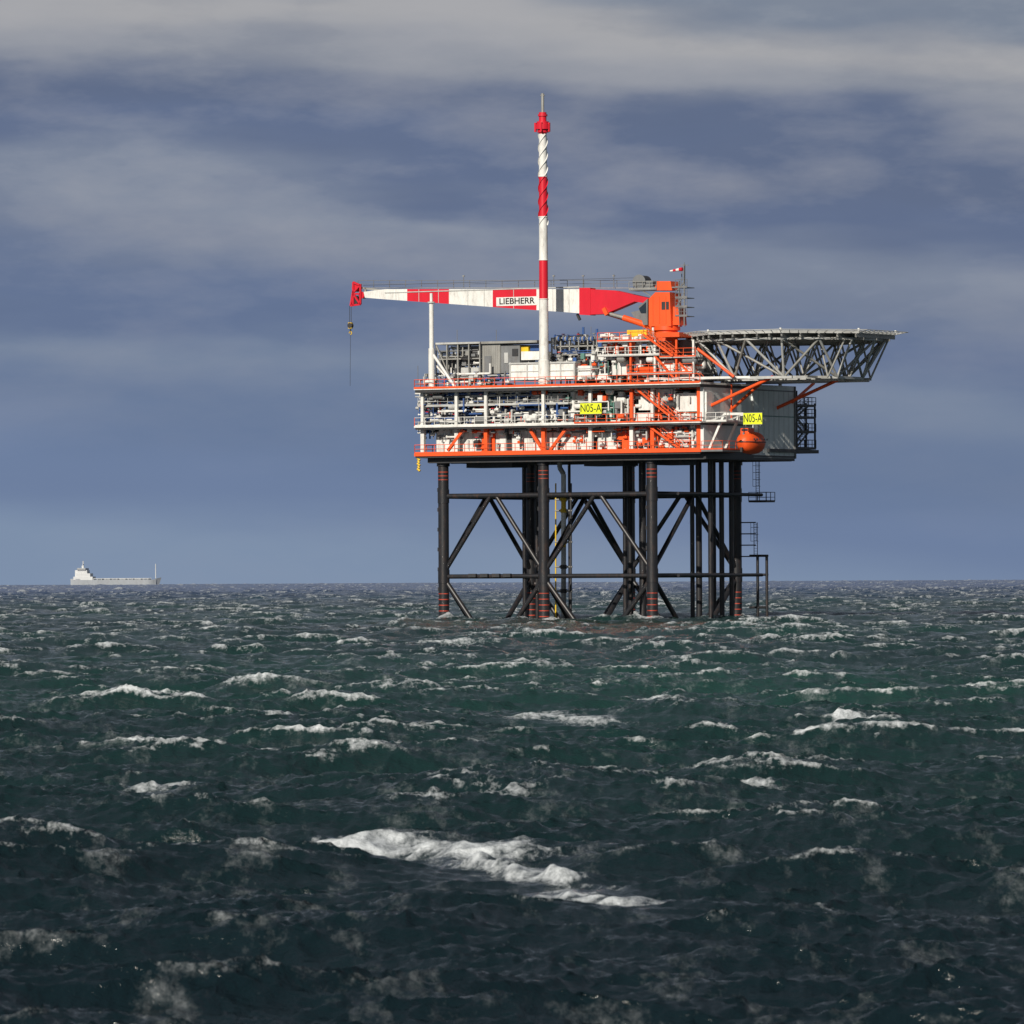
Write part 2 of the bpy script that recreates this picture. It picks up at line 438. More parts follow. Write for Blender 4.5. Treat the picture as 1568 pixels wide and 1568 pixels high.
fb(e, 975, 632, 1000, 646, 1.1, 2, W); fb(e, 870, 632, 886, 646, 1.5, 2, GR); fb(e, 1036, 634, 1066, 647, 1.1, 2, W)
fb(e, 1035, 660, 1066, 676, .8, .6, W); fb(e, 1012, 668, 1028, 686, .8, .6, W); fb(e, 1004, 596, 1030, 612, 1.4, 2, W)
for px in (966, 1003, 1036, 1062):
    e.beam(pf(px, 520, .4), pf(px, 589, .4), .26, O if px in (966, 1036) else W)
for px in (968, 1071): e.beam(pf(px, 592, .3), pf(px, 649, .3), .3, O)
e.beam(pf(1003, 545, .3), pf(1040, 588, .3), .24, O)
# vent cage
a = pf(668, 575, 1); b_ = pf(735, 575, 1); zt0 = zt; zc = pf(700, 527, 1).z
for x in np.linspace(a.x, b_.x, 5):
    for y in (1, 4, 7): e.beam((x, y, zt0), (x, y, zc), .16, GV)
e.box(a.x - .1, b_.x + .1, .8, 7.2, zc, zc + .25, G)
e.box(a.x, b_.x, 1, 7, zc - 2.0, zc - 1.85, GV)
e.beam((a.x, 1, zt0 + 3), (a.x + 3, 1, zt0), .2, W); e.beam((a.x, 1, zc), (a.x + 2.6, 1, zt0 + .3), .14, GV)
fb(e, 705, 530, 733, 560, 2, 2, DK)
for k in range(9): fb(e, 706, 532 + k * 3.2, 732, 533.2 + k * 3.2, 1.85, .15, GR)
fb(e, 672, 545, 700, 572, 4, 2, GR); fb(e, 706, 563, 733, 575, 1.4, 2, G)
clutter(668, 735, 530, 575, 1, 4, 60, [G, GV, GR, W, DK], 'hvvb')
fb(e, 737, 527, 766, 572, 1.6, 4, 'galv'); fb(e, 767, 528, 796, 571, 1.8, 4, GR); fb(e, 733, 522, 822, 525.5, 1.2, 5, GV)
fb(e, 742, 545, 752, 572, 1.5, .1, GR); fb(e, 772, 540, 778, 556, 1.7, .1, G); fb(e, 784, 534, 793, 545, 1.7, .1, DK)
for k in range(10): fb(e, 738 + k * 2.9, 529, 738.6 + k * 2.9, 570, 1.55, .06, GV)
fb(e, 797, 530, 809, 541, 2.2, 2, 'yellow'); fb(e, 798, 538, 828, 551, 1.5, 3, W); fb(e, 812, 528, 828, 537, 2.5, 2, BL)
fb(e, 780, 556, 880, 581, .6, 4, W)
for px in (780, 806, 832, 857, 878): fb(e, px, 555, px + 2, 581, .5, .12, G)
fb(e, 780, 567.5, 880, 568.8, .52, .09, G); fb(e, 779, 554.5, 881, 557, .45, 4.2, G)
a = pf(780, 555, .6); b_ = pf(880, 555, .6); e.rail((a.x, 4, a.z), (b_.x, 4, a.z), G, r=.04)
# pipe rack behind mast
a = pf(845, 553, 3); b_ = pf(928, 553, 3)
for zi, py in enumerate((517, 530, 543, 553)):
    z = pf(885, py, 3).z
    for Y in (3, 7): e.beam((a.x, Y, z), (b_.x, Y, z), .16, GV)
    e.box(a.x, b_.x, 3.2, 6.8, z - .06, z, GR)
for x in np.linspace(a.x, b_.x, 7):
    for Y in (3, 7): e.beam((x, Y, zt), (x, Y, pf(885, 516, 3).z), .16, GV)
clutter(845, 928, 515, 555, 2.5, 6, 150, [BL, GV, GV, G, GR, GR, W, DK], 'hhvvbe')
for k in range(6):
    p = pf(850 + k * 13, 519, 2.8); e.tube(p, p + Vector((.7, 0, 0)), .3, BL, 12); e.tube(p + Vector((.3, 0, 0)), p + Vector((.5, 0, 0)), .36, GV, 12)
clutter(882, 1000, 545, 588, .4, 4, 140, [W, W, W, G, G, O, GR, GV, GN, DK], 'hvvbbce')
clutter(640, 790, 572, 590, .3, 3, 70, [W, W, G, G, BL, GR], 'hvbe')
clutter(915, 1000, 512, 545, .4, 5, 100, [W, W, O, GR, G, W], 'hvvbb')
clutter(1000, 1075, 545, 588, .4, 5, 90, [W, W, W, GR, G, O], 'hvvbbc')
fb(e, 885, 560, 908, 580, 1, 3, W); fb(e, 938, 552, 960, 575, 1.5, 3, W); fb(e, 1012, 552, 1034, 575, 1.5, 3, W); fb(e, 1040, 560, 1060, 582, 1.2, 3, W)
fb(e, 960, 505, 990, 517, 3, 3, 'yellow'); fb(e, 925, 526, 940, 540, 3, 3, O); fb(e, 1005, 509, 1040, 516, 2, 6, O)
fb(e, 880, 575, 1075, 588, 5, 3, GR); fb(e, 1000, 520, 1076, 586, 7, 3, GR); fb(e, 930, 530, 1000, 588, 8, 3, GR)
for px in (945, 980, 1050):
    a = pf(px, 548, 2.5); b_ = pf(px, 584, 2.5); b_.x = a.x; e.capsule(b_, a, .75, W, 14)
p = pf(661, 580, .2); q = pf(661, 462, .2)
e.tube((p.x, .2, zt), (p.x, .2, q.z), .3, W, 12); e.tube((p.x, .2, zt), (p.x, .2, zt + 5.2), .42, W, 12)
e.tube((p.x, .2, q.z - .2), (p.x, .2, q.z), .5, G, 12); e.tube((p.x, .2, q.z), (p.x, .2, q.z + 1.1), .2, W, 8)
e.tube((p.x + .1, .2, zt + 4.6), (p.x + 3.6, .2, zt), .2, W, 8)
p = pf(641, 697, -.6)
for i in range(5): e.tube((p.x - .2 + .1 * (i % 2), -.6, zb - .6 - i * .35), (p.x + .2 - .1 * (i % 2), -.6, zb - .9 - i * .35), .16, 'yellow', 6)
for px, y0, y1 in ((640, 560, 590), (700, 505, 525), (760, 505, 522), (905, 500, 516)):
    a = pf(px, y1, 1.5); b_ = pf(px, y0, 1.5); b_.x = a.x; e.tube(a, b_, .04, GR, 5)
e.obj('process_equipment', plat)

# ------------------------------------------------------------------ vent mast
v = B()
Ym = .2
pb = pf(834.5, 552, Ym); mx_ = pb.x - .15
mz = lambda py: pf(833, py, Ym).z
def rad(z): return .62 - (z - mz(552)) / (mz(203) - mz(552)) * .12
v.tube((mx_, Ym, zt), (mx_, Ym, mz(552)), .75, W, 20)
bands = [(552, 458, W), (458, 398, 'red'), (398, 332, W), (332, 270, 'red'), (270, 205, W), (205, 172, 'red')]
for y0, y1, k in bands:
    v.tube((mx_, Ym, mz(y0)), (mx_, Ym, mz(y1)), rad(mz(y0)), k, 24, r2=rad(mz(y1)))
v.tube((mx_, Ym, mz(172)), (mx_, Ym, mz(143)), .2, GV, 10)
v.tube((mx_ - .3, Ym, mz(146)), (mx_ + .3, Ym, mz(146)), .08, GV, 6)
for a, b2, rr in ((203, 199, .7), (198, 190, .95), (190, 186, .78), (178, 175, .62)):
    v.tube((mx_, Ym, mz(a)), (mx_, Ym, mz(b2)), rr, 'red', 20)
for t in range(5):
    an = t * 2 * math.pi / 5; v.box(mx_ + .95 * math.cos(an) - .12, mx_ + .95 * math.cos(an) + .12, Ym + .95 * math.sin(an) - .12, Ym + .95 * math.sin(an) + .12, mz(202), mz(188), 'red')
za, zc = mz(345), mz(206)
for st in range(3):
    n = 150; P = []
    for i in range(n + 1):
        z = za + (zc - za) * i / n; an = st * 2 * math.pi / 3 + (z - za) / 5.2 * 2 * math.pi
        rr = rad(z)
        P.append((Vector((mx_ + rr * .98 * math.cos(an), Ym + rr * .98 * math.sin(an), z)), Vector((mx_ + (rr + .13) * math.cos(an), Ym + (rr + .13) * math.sin(an), z)), z))
    for (i0, o0, zz), (i1, o1, _) in zip(P[:-1], P[1:]):
        k = W
        if mz(332) < zz < mz(270): k = 'red'
        t = Vector((0, 0, .05))
        v.add([i0, o0, o1, i1, i0 + t, o0 + t, o1 + t, i1 + t], [(0, 1, 2, 3), (7, 6, 5, 4), (1, 5, 6, 2)], k)
for y0 in (458, 398, 332, 270): v.tube((mx_, Ym, mz(y0) - .06), (mx_, Ym, mz(y0) + .06), rad(mz(y0)) + .06, W, 24)
v.obj('vent_mast', mat=PM)

# ------------------------------------------------------------------ crane
c = B()
Yc = 6.0
def prism(pts, Y0, Y1, k):
    fr = [pf(a, b2, Yc) for a, b2 in pts]
    n = len(fr)
    vs = [(p.x, Y0, p.z) for p in fr] + [(p.x, Y1, p.z) for p in fr]
    fs = [tuple(range(n)), tuple(range(n, 2 * n))[::-1]] + [(i, i + n, (i + 1) % n + n, (i + 1) % n) for i in range(n)]
    c.add(vs, fs, k)
def topy(x): return 443.0
def boty(x): return 458.5 + max(0, x - 593) * (480 - 458.5) / 300
for x0, x1, k in ((593, 627, W), (627, 691, 'red'), (691, 758, W), (758, 825, 'red'), (825, 891, W)):
    prism([(x0, topy(x0)), (x1, topy(x1)), (x1, boty(x1)), (x0, boty(x0))], Yc - .6, Yc + .6, k)
prism([(891, 441), (908, 441), (908, 483), (891, 482)], Yc - .7, Yc + .7, 'red')
prism([(908, 443), (945, 445), (1003, 458), (1003, 466), (975, 462), (930, 481), (908, 482)], Yc - .65, Yc + .65, 'red')
prism([(560, 447), (593, 443), (593, 458.5), (562, 456)], Yc - .55, Yc + .55, W)
for x in (610, 645, 675, 720, 745, 790, 850, 875):
    p = pf(x, 443, Yc); q = pf(x, boty(x), Yc); c.box(p.x - .04, p.x + .04, Yc - .63, Yc - .6, q.z, p.z, G)
a = pf(593, 443.6, Yc); b_ = pf(891, 443.6, Yc); c.box(a.x, b_.x, Yc - .68, Yc - .6, (a.z + b_.z) / 2 - .1, (a.z + b_.z) / 2 + .02, G)
for a, b2 in (((548, 440), (593, 446)), ((548, 450), (575, 448)), ((560, 440), (560, 456))): c.beam(pf(*a, Yc), pf(*b2, Yc), .25, GV)
for a, b2 in (((541, 432), (541, 468)), ((552, 435), (552, 466)), ((541, 432), (552, 437)), ((541, 450), (552, 450)), ((537, 468), (552, 466)), ((541, 450), (552, 466)), ((541, 448), (552, 436)), ((537, 468), (541, 445))):
    for yy in (Yc - .5, Yc + .5): c.beam(pf(*a, yy), pf(*b2, yy), .24, 'red')
for px, py, rr in ((546, 441, .5), (545, 460, .6), (556, 452, .45)):
    p = pf(px, py, Yc); c.tube(p - Vector((0, .4, 0)), p + Vector((0, .4, 0)), rr, DK if rr > .5 else 'red', 16)
a = pf(548, 441, Yc + .7); b_ = pf(970, 441, Yc + .7)
c.rail(a, b_, GR, 1.0, 2.4, .045, kick=False)
c.beam(a, b_, .35, GV, .08)
for px in (710, 848, 893, 940):
    p = pf(px, 441, Yc + .7); c.tube(p, p + Vector((0, 0, 1.7)), .05, GR, 5); c.box(p.x - .15, p.x + .15, p.y - .1, p.y + .1, p.z + 1.5, p.z + 1.65, GV)
for dy in (-.3, .3):
    c.tube(pf(556, 437, Yc + dy), pf(985, 425, Yc + dy), .03, DK, 4)
c.tube(pf(924, 478, Yc - .3), pf(965, 489, Yc - .3), .25, GV, 10); c.tube(pf(955, 486.5, Yc - .3), pf(1003, 502, Yc - .3), .4, O, 12)
c.tube(pf(924, 478, Yc + .5), pf(1003, 502, Yc + .5), .3, O, 10)
c.beam(pf(925, 472, Yc - .8), pf(930, 482, Yc - .8), .5, O)
c.beam(pf(884, 481, Yc), pf(888, 490, Yc), .3, DK)
pc = pf(1021, 508, Yc)
c.tube((pc.x, Yc, zt), (pc.x, Yc, pf(1021, 506, Yc).z), 1.45, O, 28)
c.tube((pc.x, Yc, pf(1021, 506, Yc).z), (pc.x, Yc, pf(1021, 500, Yc).z), 1.75, O, 28)
prism([(1002, 500), (1002, 458), (1012, 448), (1034, 448), (1036, 500)], Yc - 1.5, Yc + 1.5, O)
prism([(1036, 498), (1036, 470), (1044, 470), (1046, 498)], Yc - 1, Yc + 1, O)
for px in (1008, 1018, 1028):
    p = pf(px, 455, Yc); q = pf(px, 496, Yc); c.box(p.x - .05, p.x + .05, Yc - 1.56, Yc - 1.5, q.z, p.z, O)
fb(c, 1013, 462, 1024, 474, Yc - 1.55, .06, DK)
prism([(985, 470), (999, 458), (999, 498), (992, 498)], Yc - 1.3, Yc - .2, GR)
prism([(986, 473), (997, 463), (997, 480), (989, 480)], Yc - 1.36, Yc - 1.3, 'glass')
prism([(966, 478), (985, 474), (990, 494), (975, 492)], Yc + 0, Yc + 1.2, GR)
prism([(1012, 431), (1033, 431), (1035, 445), (1008, 445)], Yc - 1.1, Yc + 1.1, O)
for a, b2 in (((1036, 446), (1048, 432)), ((1036, 470), (1048, 450)), ((1048, 500), (1048, 405)), ((1040, 500), (1040, 430)), ((985, 440), (1050, 440)), ((1000, 455), (975, 440))):
    for yy in (Yc - .9, Yc + .9): c.beam(pf(*a, yy), pf(*b2, yy), .16, 'grey')
for py in (440, 456, 470, 484):
    a = pf(1034, py, Yc - 1); b_ = pf(1052, py, Yc - 1)
    c.box(a.x, b_.x, Yc - 1, Yc + 1, a.z - .1, a.z, GR); c.rail((a.x, Yc - 1, a.z), (b_.x, Yc - 1, a.z), GR, 1, .8, .04)
a = pf(970, 444, Yc); b_ = pf(1012, 444, Yc)
c.box(a.x, b_.x, Yc - 1.2, Yc + 1.2, a.z - .15, a.z, GR); c.rail((a.x, Yc - 1.2, a.z), (b_.x, Yc - 1.2, a.z), GV, 1, 1, .04)
p = pf(984, 432, Yc); c.tube(p - Vector((0, .9, 0)), p + Vector((0, .9, 0)), .85, 'dark', 20); c.tube(p - Vector((0, 1, 0)), p - Vector((0, .9, 0)), .95, 'grey', 20)
p = pf(998, 436, Yc); c.box(p.x - .6, p.x + .6, Yc - .8, Yc + .8, p.z - .6, p.z + .5, GR)
for px, y0, y1 in ((1048, 440, 402), (940, 441, 420), (1044, 430, 412)):
    a = pf(px, y0, Yc); b_ = pf(px, y1, Yc); b_.x = a.x; c.tube(a, b_, .06, GR, 5)
c.beam(pf(1042, 406, Yc), pf(1054, 406, Yc), .08, GR)
p0 = pf(536.5, 468, Yc); p1 = pf(536.5, 495, Yc); p2 = pf(536.5, 591, Yc)
for o in (-.12, .12): c.tube((p0.x + o, Yc, p0.z), (p0.x + o, Yc, p1.z), .035, DK, 4)
c.box(p0.x - .26, p0.x + .26, Yc - .2, Yc + .2, p1.z - .7, p1.z + .1, 'yellow')
c.tube((p0.x, Yc - .22, p1.z - .3), (p0.x, Yc + .22, p1.z - .3), .36, DK, 14)
c.tube((p0.x, Yc, p1.z - .7), (p0.x, Yc, p1.z - 1.1), .1, DK, 8)
for i in range(7):
    a0 = -math.pi / 2 - 0 + i * .7; a1 = a0 + .7
    c.tube((p0.x + .2 * math.cos(a0), Yc, p1.z - 1.3 + .2 * math.sin(a0)), (p0.x + .2 * math.cos(a1), Yc, p1.z - 1.3 + .2 * math.sin(a1)), .07, 'yellow', 6)
c.tube((p0.x, Yc, p1.z - 1.3), (p0.x - .1, Yc, p2.z), .025, DK, 4)
fbp = pf(760, 455.5, Yc - .62); fbq = pf(823, 467, Yc - .62)
c.box(fbp.x, fbq.x, Yc - .64, Yc - .6, fbq.z, fbp.z, W)
crane = c.obj('pedestal_crane', mat=PM)

def text(txt, name, size, loc, parent, k='ink', bold=.02, sx=1.0):
    cu = bpy.data.curves.new(name + '_c', 'FONT'); cu.body = txt; cu.size = size; cu.align_x = 'CENTER'; cu.align_y = 'CENTER'
    cu.offset = bold; cu.extrude = .01
    to = bpy.data.objects.new(name + '_t', cu); scene.collection.objects.link(to)
    bpy.context.view_layer.update()
    me = bpy.data.meshes.new_from_object(to.evaluated_get(bpy.context.evaluated_depsgraph_get()))
    bpy.data.objects.remove(to); me.materials.clear(); me.materials.append(M[k])
    o = bpy.data.objects.new(name, me); scene.collection.objects.link(o)
    me.transform(Matrix.Diagonal((sx, 1, 1, 1)))
    me.transform(Matrix.Translation(loc) @ Matrix.Rotation(math.pi / 2, 4, 'X'))
    o.parent = parent
    return o
text('LIEBHERR', 'lettering', 1.12, Vector(((fbp.x + fbq.x) / 2, Yc - .66, (fbp.z + fbq.z) / 2)), crane, bold=.018, sx=1.13)

ws = B()
p = pf(1047, 432, Yc - 1.3); q = pf(1047, 405, Yc - 1.3)
ws.tube(p, (p.x, p.y, q.z), .05, GR, 6)
a = pf(1046, 412, Yc - 1.3)
for i in range(4):
    ws.tube(a - Vector((i * .45 + .1, 0, .05 * i)), a - Vector(((i + 1) * .45 + .1, 0, .05 * (i + 1))), .26 - .04 * i, 'red' if i % 2 == 0 else W, 10, r2=.22 - .04 * i)
ws.obj('windsock', mat=PM)

for px0, py0, px1, py1, Y in ((888, 617, 921, 634, -1.25), (1138, 632, 1167, 650, .12)):
    sg = B(); a = pf(px0, py0, Y); b_ = pf(px1, py1, Y)
    sg.box(a.x, b_.x, Y, Y + .08, b_.z, a.z, 'signy')
    for zz in (a.z - .02, b_.z + .02): sg.box(a.x - .03, b_.x + .03, Y - .02, Y + .1, zz - .03, zz + .03, 'grey')
    for xx in (a.x + .3, b_.x - .3): sg.box(xx - .05, xx + .05, Y + .08, Y + .3, b_.z - .2, a.z, 'grey')
    so = sg.obj('name_sign', mat=PM)
    text('N05-A', 'lettering', (a.z - b_.z) * .95, Vector(((a.x + b_.x) / 2, Y - .02, (a.z + b_.z) / 2)), so, bold=.0, sx=.8 if px0 < 1000 else .66)

# ------------------------------------------------------------------ helideck
h = B()
hc = Vector((6.0, 12.5)); hr = 13.6
zh = pf(1210, 511, 12).z
def oc(rr, z, n=8, ph=math.pi / 8): return [Vector((hc.x + rr * math.cos(ph + 2 * math.pi * i / n), hc.y + rr * math.sin(ph + 2 * math.pi * i / n), z)) for i in range(n)]
t0 = oc(hr, zh); t1 = oc(hr, zh - .35)
h.add(t0, [tuple(range(8))], 'green'); h.add(t1, [tuple(range(8))[::-1]], 'grey')
h.add(t0 + t1, [(i + 8, (i + 1) % 8 + 8, (i + 1) % 8, i) for i in range(8)], G)
net0 = oc(hr + .02, zh - .25); net1 = oc(hr + 1.6, zh + .05)
for i in range(8):
    a, b2 = net0[i], net0[(i + 1) % 8]; c0, c1 = net1[i], net1[(i + 1) % 8]
    h.tube(c0, c1, .06, G, 5); n = 9
    for t in range(n + 1):
        u = t / n; h.tube(a.lerp(b2, u), c0.lerp(c1, u), .045, G, 4)
    for u in (.33, .66): h.tube(a.lerp(c0, u), b2.lerp(c1, u), .03, G, 4)
for t in np.linspace(-hr * .9, hr * .9, 15):
    half = min(hr * .92, hr * 1.3 - abs(t))
    h.box(hc.x + t - .12, hc.x + t + .12, hc.y - half, hc.y + half, zh - .85, zh - .36, GV)
for t in np.linspace(-hr * .8, hr * .8, 7):
    half = min(hr * .92, hr * 1.3 - abs(t))
    h.box(hc.x - half, hc.x + half, hc.y + t - .1, hc.y + t + .1, zh - 1.15, zh - .86, GV)
zl = pf(1225, 580, 12).z
N = 16
top = oc(hr * .9, zh - 1.0, N, 0); bot = oc(9.3, zl, 8, math.pi / 8)
for i in range(8):
    h.beam(bot[i], bot[(i + 1) % 8], .34, G)
    for k in (-1, 0, 1, 2): h.tube(bot[i], top[(2 * i + k) % N], .17, G if k in (0, 1) else GV, 8)
for i in range(N): h.beam(top[i], top[(i + 1) % N], .26, G)
for y in (-6, 0, 6):
    xs = np.linspace(-8.5, 8.5, 6); xt = np.linspace(-11, 11, 7)
    h.beam((hc.x - 8.5, hc.y + y, zl), (hc.x + 8.5, hc.y + y, zl), .26, GV)
    for i, x in enumerate(xs):
        h.tube((hc.x + x, hc.y + y, zl), (hc.x + xt[i], hc.y + y, zh - 1), .13, GV, 7)
        h.tube((hc.x + x, hc.y + y, zl), (hc.x + xt[i + 1], hc.y + y, zh - 1), .13, GV, 7)
for x in (-7, 0, 7): h.beam((hc.x + x, hc.y - 9, zl), (hc.x + x, hc.y + 9, zl), .26, GV)
for Y in (1.5, 8, 16, 23):
    h.beam((-6, Y, zl - .1), (hc.x + 6, Y, zl - .1), .3, G)
    for X in (-5, -1): h.beam((X, Y, zt), (X, Y, zl), .35, W)
h.beam((-8, -.4, zl), (hc.x, 1.5, zl), .3, W)
for Y in (2, 20): h.tube((hc.x + 3, Y, zl), (-.1, Y, zm + 2), .22, O, 8)
for i in range(8):
    p = t0[i]; h.box(p.x - .12, p.x + .12, p.y - .12, p.y + .12, p.z, p.z + .3, W)
h.stair((-6, 1.0, zt), (-8.5, 1.0, zh - .5), 1.0, G)
h.obj('helideck', mat=PM)

# ------------------------------------------------------------------ lifeboat
lb = B()
lcx = 5.0; lc = pr(1150, 677, lcx); lcy, lcz = lc.y, lc.z
nu, nv = 24, 20; vs = []; HL = 2.75
for i in range(nu + 1):
    t = -1 + 2 * i / nu; prof = max(0.0, 1 - abs(t) ** 2.6) ** .5
    for k in range(nv):
        a = 2 * math.pi * k / nv
        x = math.cos(a); z = math.sin(a)
        wz = 1.35 if z > 0 else 1.55
        x = math.copysign(abs(x) ** .8, x)
        vs.append((lcx + 1.4 * prof * x, lcy + HL * t, lcz + wz * (prof if z > 0 else prof ** .6) * z + (.25 * t * t if z < 0 else 0)))
fs = [(i * nv + k, i * nv + (k + 1) % nv, (i + 1) * nv + (k + 1) % nv, (i + 1) * nv + k) for i in range(nu) for k in range(nv)]
lb.add(vs, fs, O, True)
lb.box(lcx - .6, lcx + .6, lcy - 1.7, lcy - .3, lcz + 1.0, lcz + 1.75, O)
lb.box(lcx - .45, lcx + .45, lcy - 1.73, lcy - 1.7, lcz + 1.4, lcz + 1.65, 'glass')
for yy in np.arange(-1.6, 2.1, .7): lb.box(lcx + 1.3, lcx + 1.36, lcy + yy - .15, lcy + yy + .15, lcz + .2, lcz + .45, 'glass')
n = 24
f_ = lambda t: max(0, 1 - abs(t) ** 2.6) ** .5
for i in range(n):
    t0_, t1_ = -1 + 2 * i / n, -1 + 2 * (i + 1) / n
    for sgn in (-1, 1): lb.tube((lcx + sgn * 1.42 * f_(t0_), lcy + HL * t0_, lcz), (lcx + sgn * 1.42 * f_(t1_), lcy + HL * t1_, lcz), .07, DK, 6)
for yy in (-2, 2): lb.tube((lcx, lcy + yy, lcz + .8), (lcx, lcy + yy, zm + .9), .05, DK, 5); lb.tube((lcx, lcy + yy, lcz + .7), (lcx, lcy + yy, lcz + 1.2), .15, 'grey', 8)
lb.beam((lcx, lcy - 2.3, zm + .9), (lcx, lcy + 2.3, zm + .9), .2, G)
lb.tube((lcx, lcy - HL + .1, lcz - .7), (lcx, lcy - HL + .1, lcz - 1.3), .2, DK, 8)
lb.obj('lifeboat', mat=PM)

# ------------------------------------------------------------------ cargo ship
sh = B()
SD = 6300.0; m = SD / F
SL = 140 * m; hh = SL / 2
sz = lambda px: px * m
def sect(t):
    w_ = 8.0 * (1 - max(0, (t - .72) / .28) ** 1.7) * (1 - .25 * max(0, (-t - .85) / .15))
    top = sz(8) + sz(3.2) * max(0, (t - .86) / .14) ** .5 + (sz(1.8) if t < -.78 else 0)
    return max(.15, w_), top
ts = np.linspace(-1, 1, 60); vs = []
for t in ts:
    w_, top = sect(t); x = t * hh
    vs += [(x - (2 if t > .9 else 0) * 2, -w_ * .8, -5), (x, -w_, top), (x, w_, top), (x - (2 if t > .9 else 0) * 2, w_ * .8, -5)]
fs = []
for i in range(len(ts) - 1):
    a = i * 4; b_ = a + 4
    fs += [(a, b_, b_ + 1, a + 1), (a + 1, b_ + 1, b_ + 2, a + 2), (a + 2, b_ + 2, b_ + 3, a + 3)]
fs += [(0, 1, 2, 3), (len(vs) - 4, len(vs) - 1, len(vs) - 2, len(vs) - 3)]
sh.add(vs, fs, 'shiph')
X = lambda px: (px - 178) * m
def sb(x0, x1, w_, z0, z1, k='shipw'): sh.box(X(x0), X(x1), -w_, w_, sz(z0), sz(z1), k)
sb(113, 143, 7.5, 8, 13); sb(117, 139, 7, 13, 18); sb(119, 134, 6.5, 18, 23); sb(119, 132, 7.8, 23, 26)
sb(118.8, 132.2, 7.85, 24, 25.2, 'glass'); sb(114, 119, 2.5, 13, 23); sb(124, 127, 1, 26, 30)
sh.tube((X(126), 0, sz(26)), (X(126), 0, sz(37)), .5, 'shipw', 8); sh.tube((X(239), 0, sz(10)), (X(239), 0, sz(32)), .45, 'shipw', 8)
sh.tube((X(126), -3, sz(32)), (X(126), 3, sz(32)), .3, 'shipw', 6)
for i in range(7): sb(148 + i * 12, 158 + i * 12, 6, 8, 9.8, 'shipw' if i % 2 else 'shiph')
for px in np.arange(145, 234, 6): sh.tube((X(px), -7.6, sz(8)), (X(px), -7.6, sz(10)), .3, 'shipw', 5)
sh.tube((X(144), -7.6, sz(10)), (X(235), -7.6, sz(10)), .25, 'shipw', 5)
sx_ = (178 - 784) / F * SD
sh.obj('cargo_ship', mat=Matrix.Translation((sx_, SD, -SD * SD / 2 / R_EARTH + .2)) @ Matrix.Rotation(math.radians(-8), 4, 'Z'))

# ------------------------------------------------------------------ sea
rng = np.random.default_rng(23)
wdir = np.array([0.34, -0.94])
def spec(N, L, kmin, kmax):
    k = 2 * np.pi * np.fft.fftfreq(N, L / N)
    KX, KY = np.meshgrid(k, k, indexing='ij'); K = np.hypot(KX, KY); K[0, 0] = 1
    Lw = 4.0
    c2 = ((KX * wdir[0] + KY * wdir[1]) / K) ** 2
    P = np.exp(-1 / (K * Lw) ** 2) / K ** 3.7 * (0.12 + c2 ** 2.0)
    P[(K < kmin) | (K >= kmax)] = 0; P[0, 0] = 0
    g = rng.standard_normal((N, N)) + 1j * rng.standard_normal((N, N))
    H = np.sqrt(P) * (2 * np.pi / L) * g * N * N
    I = lambda A: np.fft.ifft2(A).real.astype(np.float32)
    return dict(L=L, N=N, h=I(H), dx=I(1j * KX / K * H), dy=I(1j * KY / K * H), jxx=I(-KX * KX / K * H), jyy=I(-KY * KY / K * H), jxy=I(-KX * KY / K * H))
k1, k2 = 2 * np.pi / 5.0, 2 * np.pi / 0.9
TA = spec(2048, 613.0, 0, k1)
TB = spec(1024, 97.3, k1, k2)
TC = spec(512, 19.1, k2, 2 * np.pi / .15)
sc_ = 0.37 / TA['h'].std()
for T in (TA, TB, TC):
    for k in ('h', 'dx', 'dy', 'jxx', 'jyy', 'jxy'): T[k] *= sc_
def samp(T, keys, x, y):
    N = T['N']; u = x / T['L'] * N; v = y / T['L'] * N
    i = np.floor(u).astype(np.int32); k = np.floor(v).astype(np.int32)
    fu = (u - i).astype(np.float32); fv = (v - k).astype(np.float32)
    i0 = i % N; i1 = (i + 1) % N; k0 = k % N; k1_ = (k + 1) % N
    out = []
    for q in keys:
        A = T[q]
        out.append(A[i0, k0] * (1 - fu) * (1 - fv) + A[i1, k0] * fu * (1 - fv) + A[i0, k1_] * (1 - fu) * fv + A[i1, k1_] * fu * fv)
    return out
def geo(a, b2, r_):
    n = int(math.log(b2 / a) / math.log(r_)); return a * (b2 / a) ** (np.arange(n) / n)
rows = np.concatenate([geo(8, 70, 1.015), geo(70, 400, 1.0013), geo(400, 2500, 1.002), geo(2500, 13000, 1.004), [13000, 20000, 40000.]])
ctr = np.arange(-.1, .1001, .00028)
side = .1 + (1.2 - .1) * (np.linspace(0, 1, 41)[1:] ** 2.2)
cols = np.concatenate([-side[::-1], ctr, side])
tan = np.tan(cols)
Yg, Tg = np.meshgrid(rows, tan, indexing='ij'); Xg = Yg * Tg
nr, nc = Yg.shape
x = Xg.ravel(); y = Yg.ravel(); dist = np.hypot(x, y)
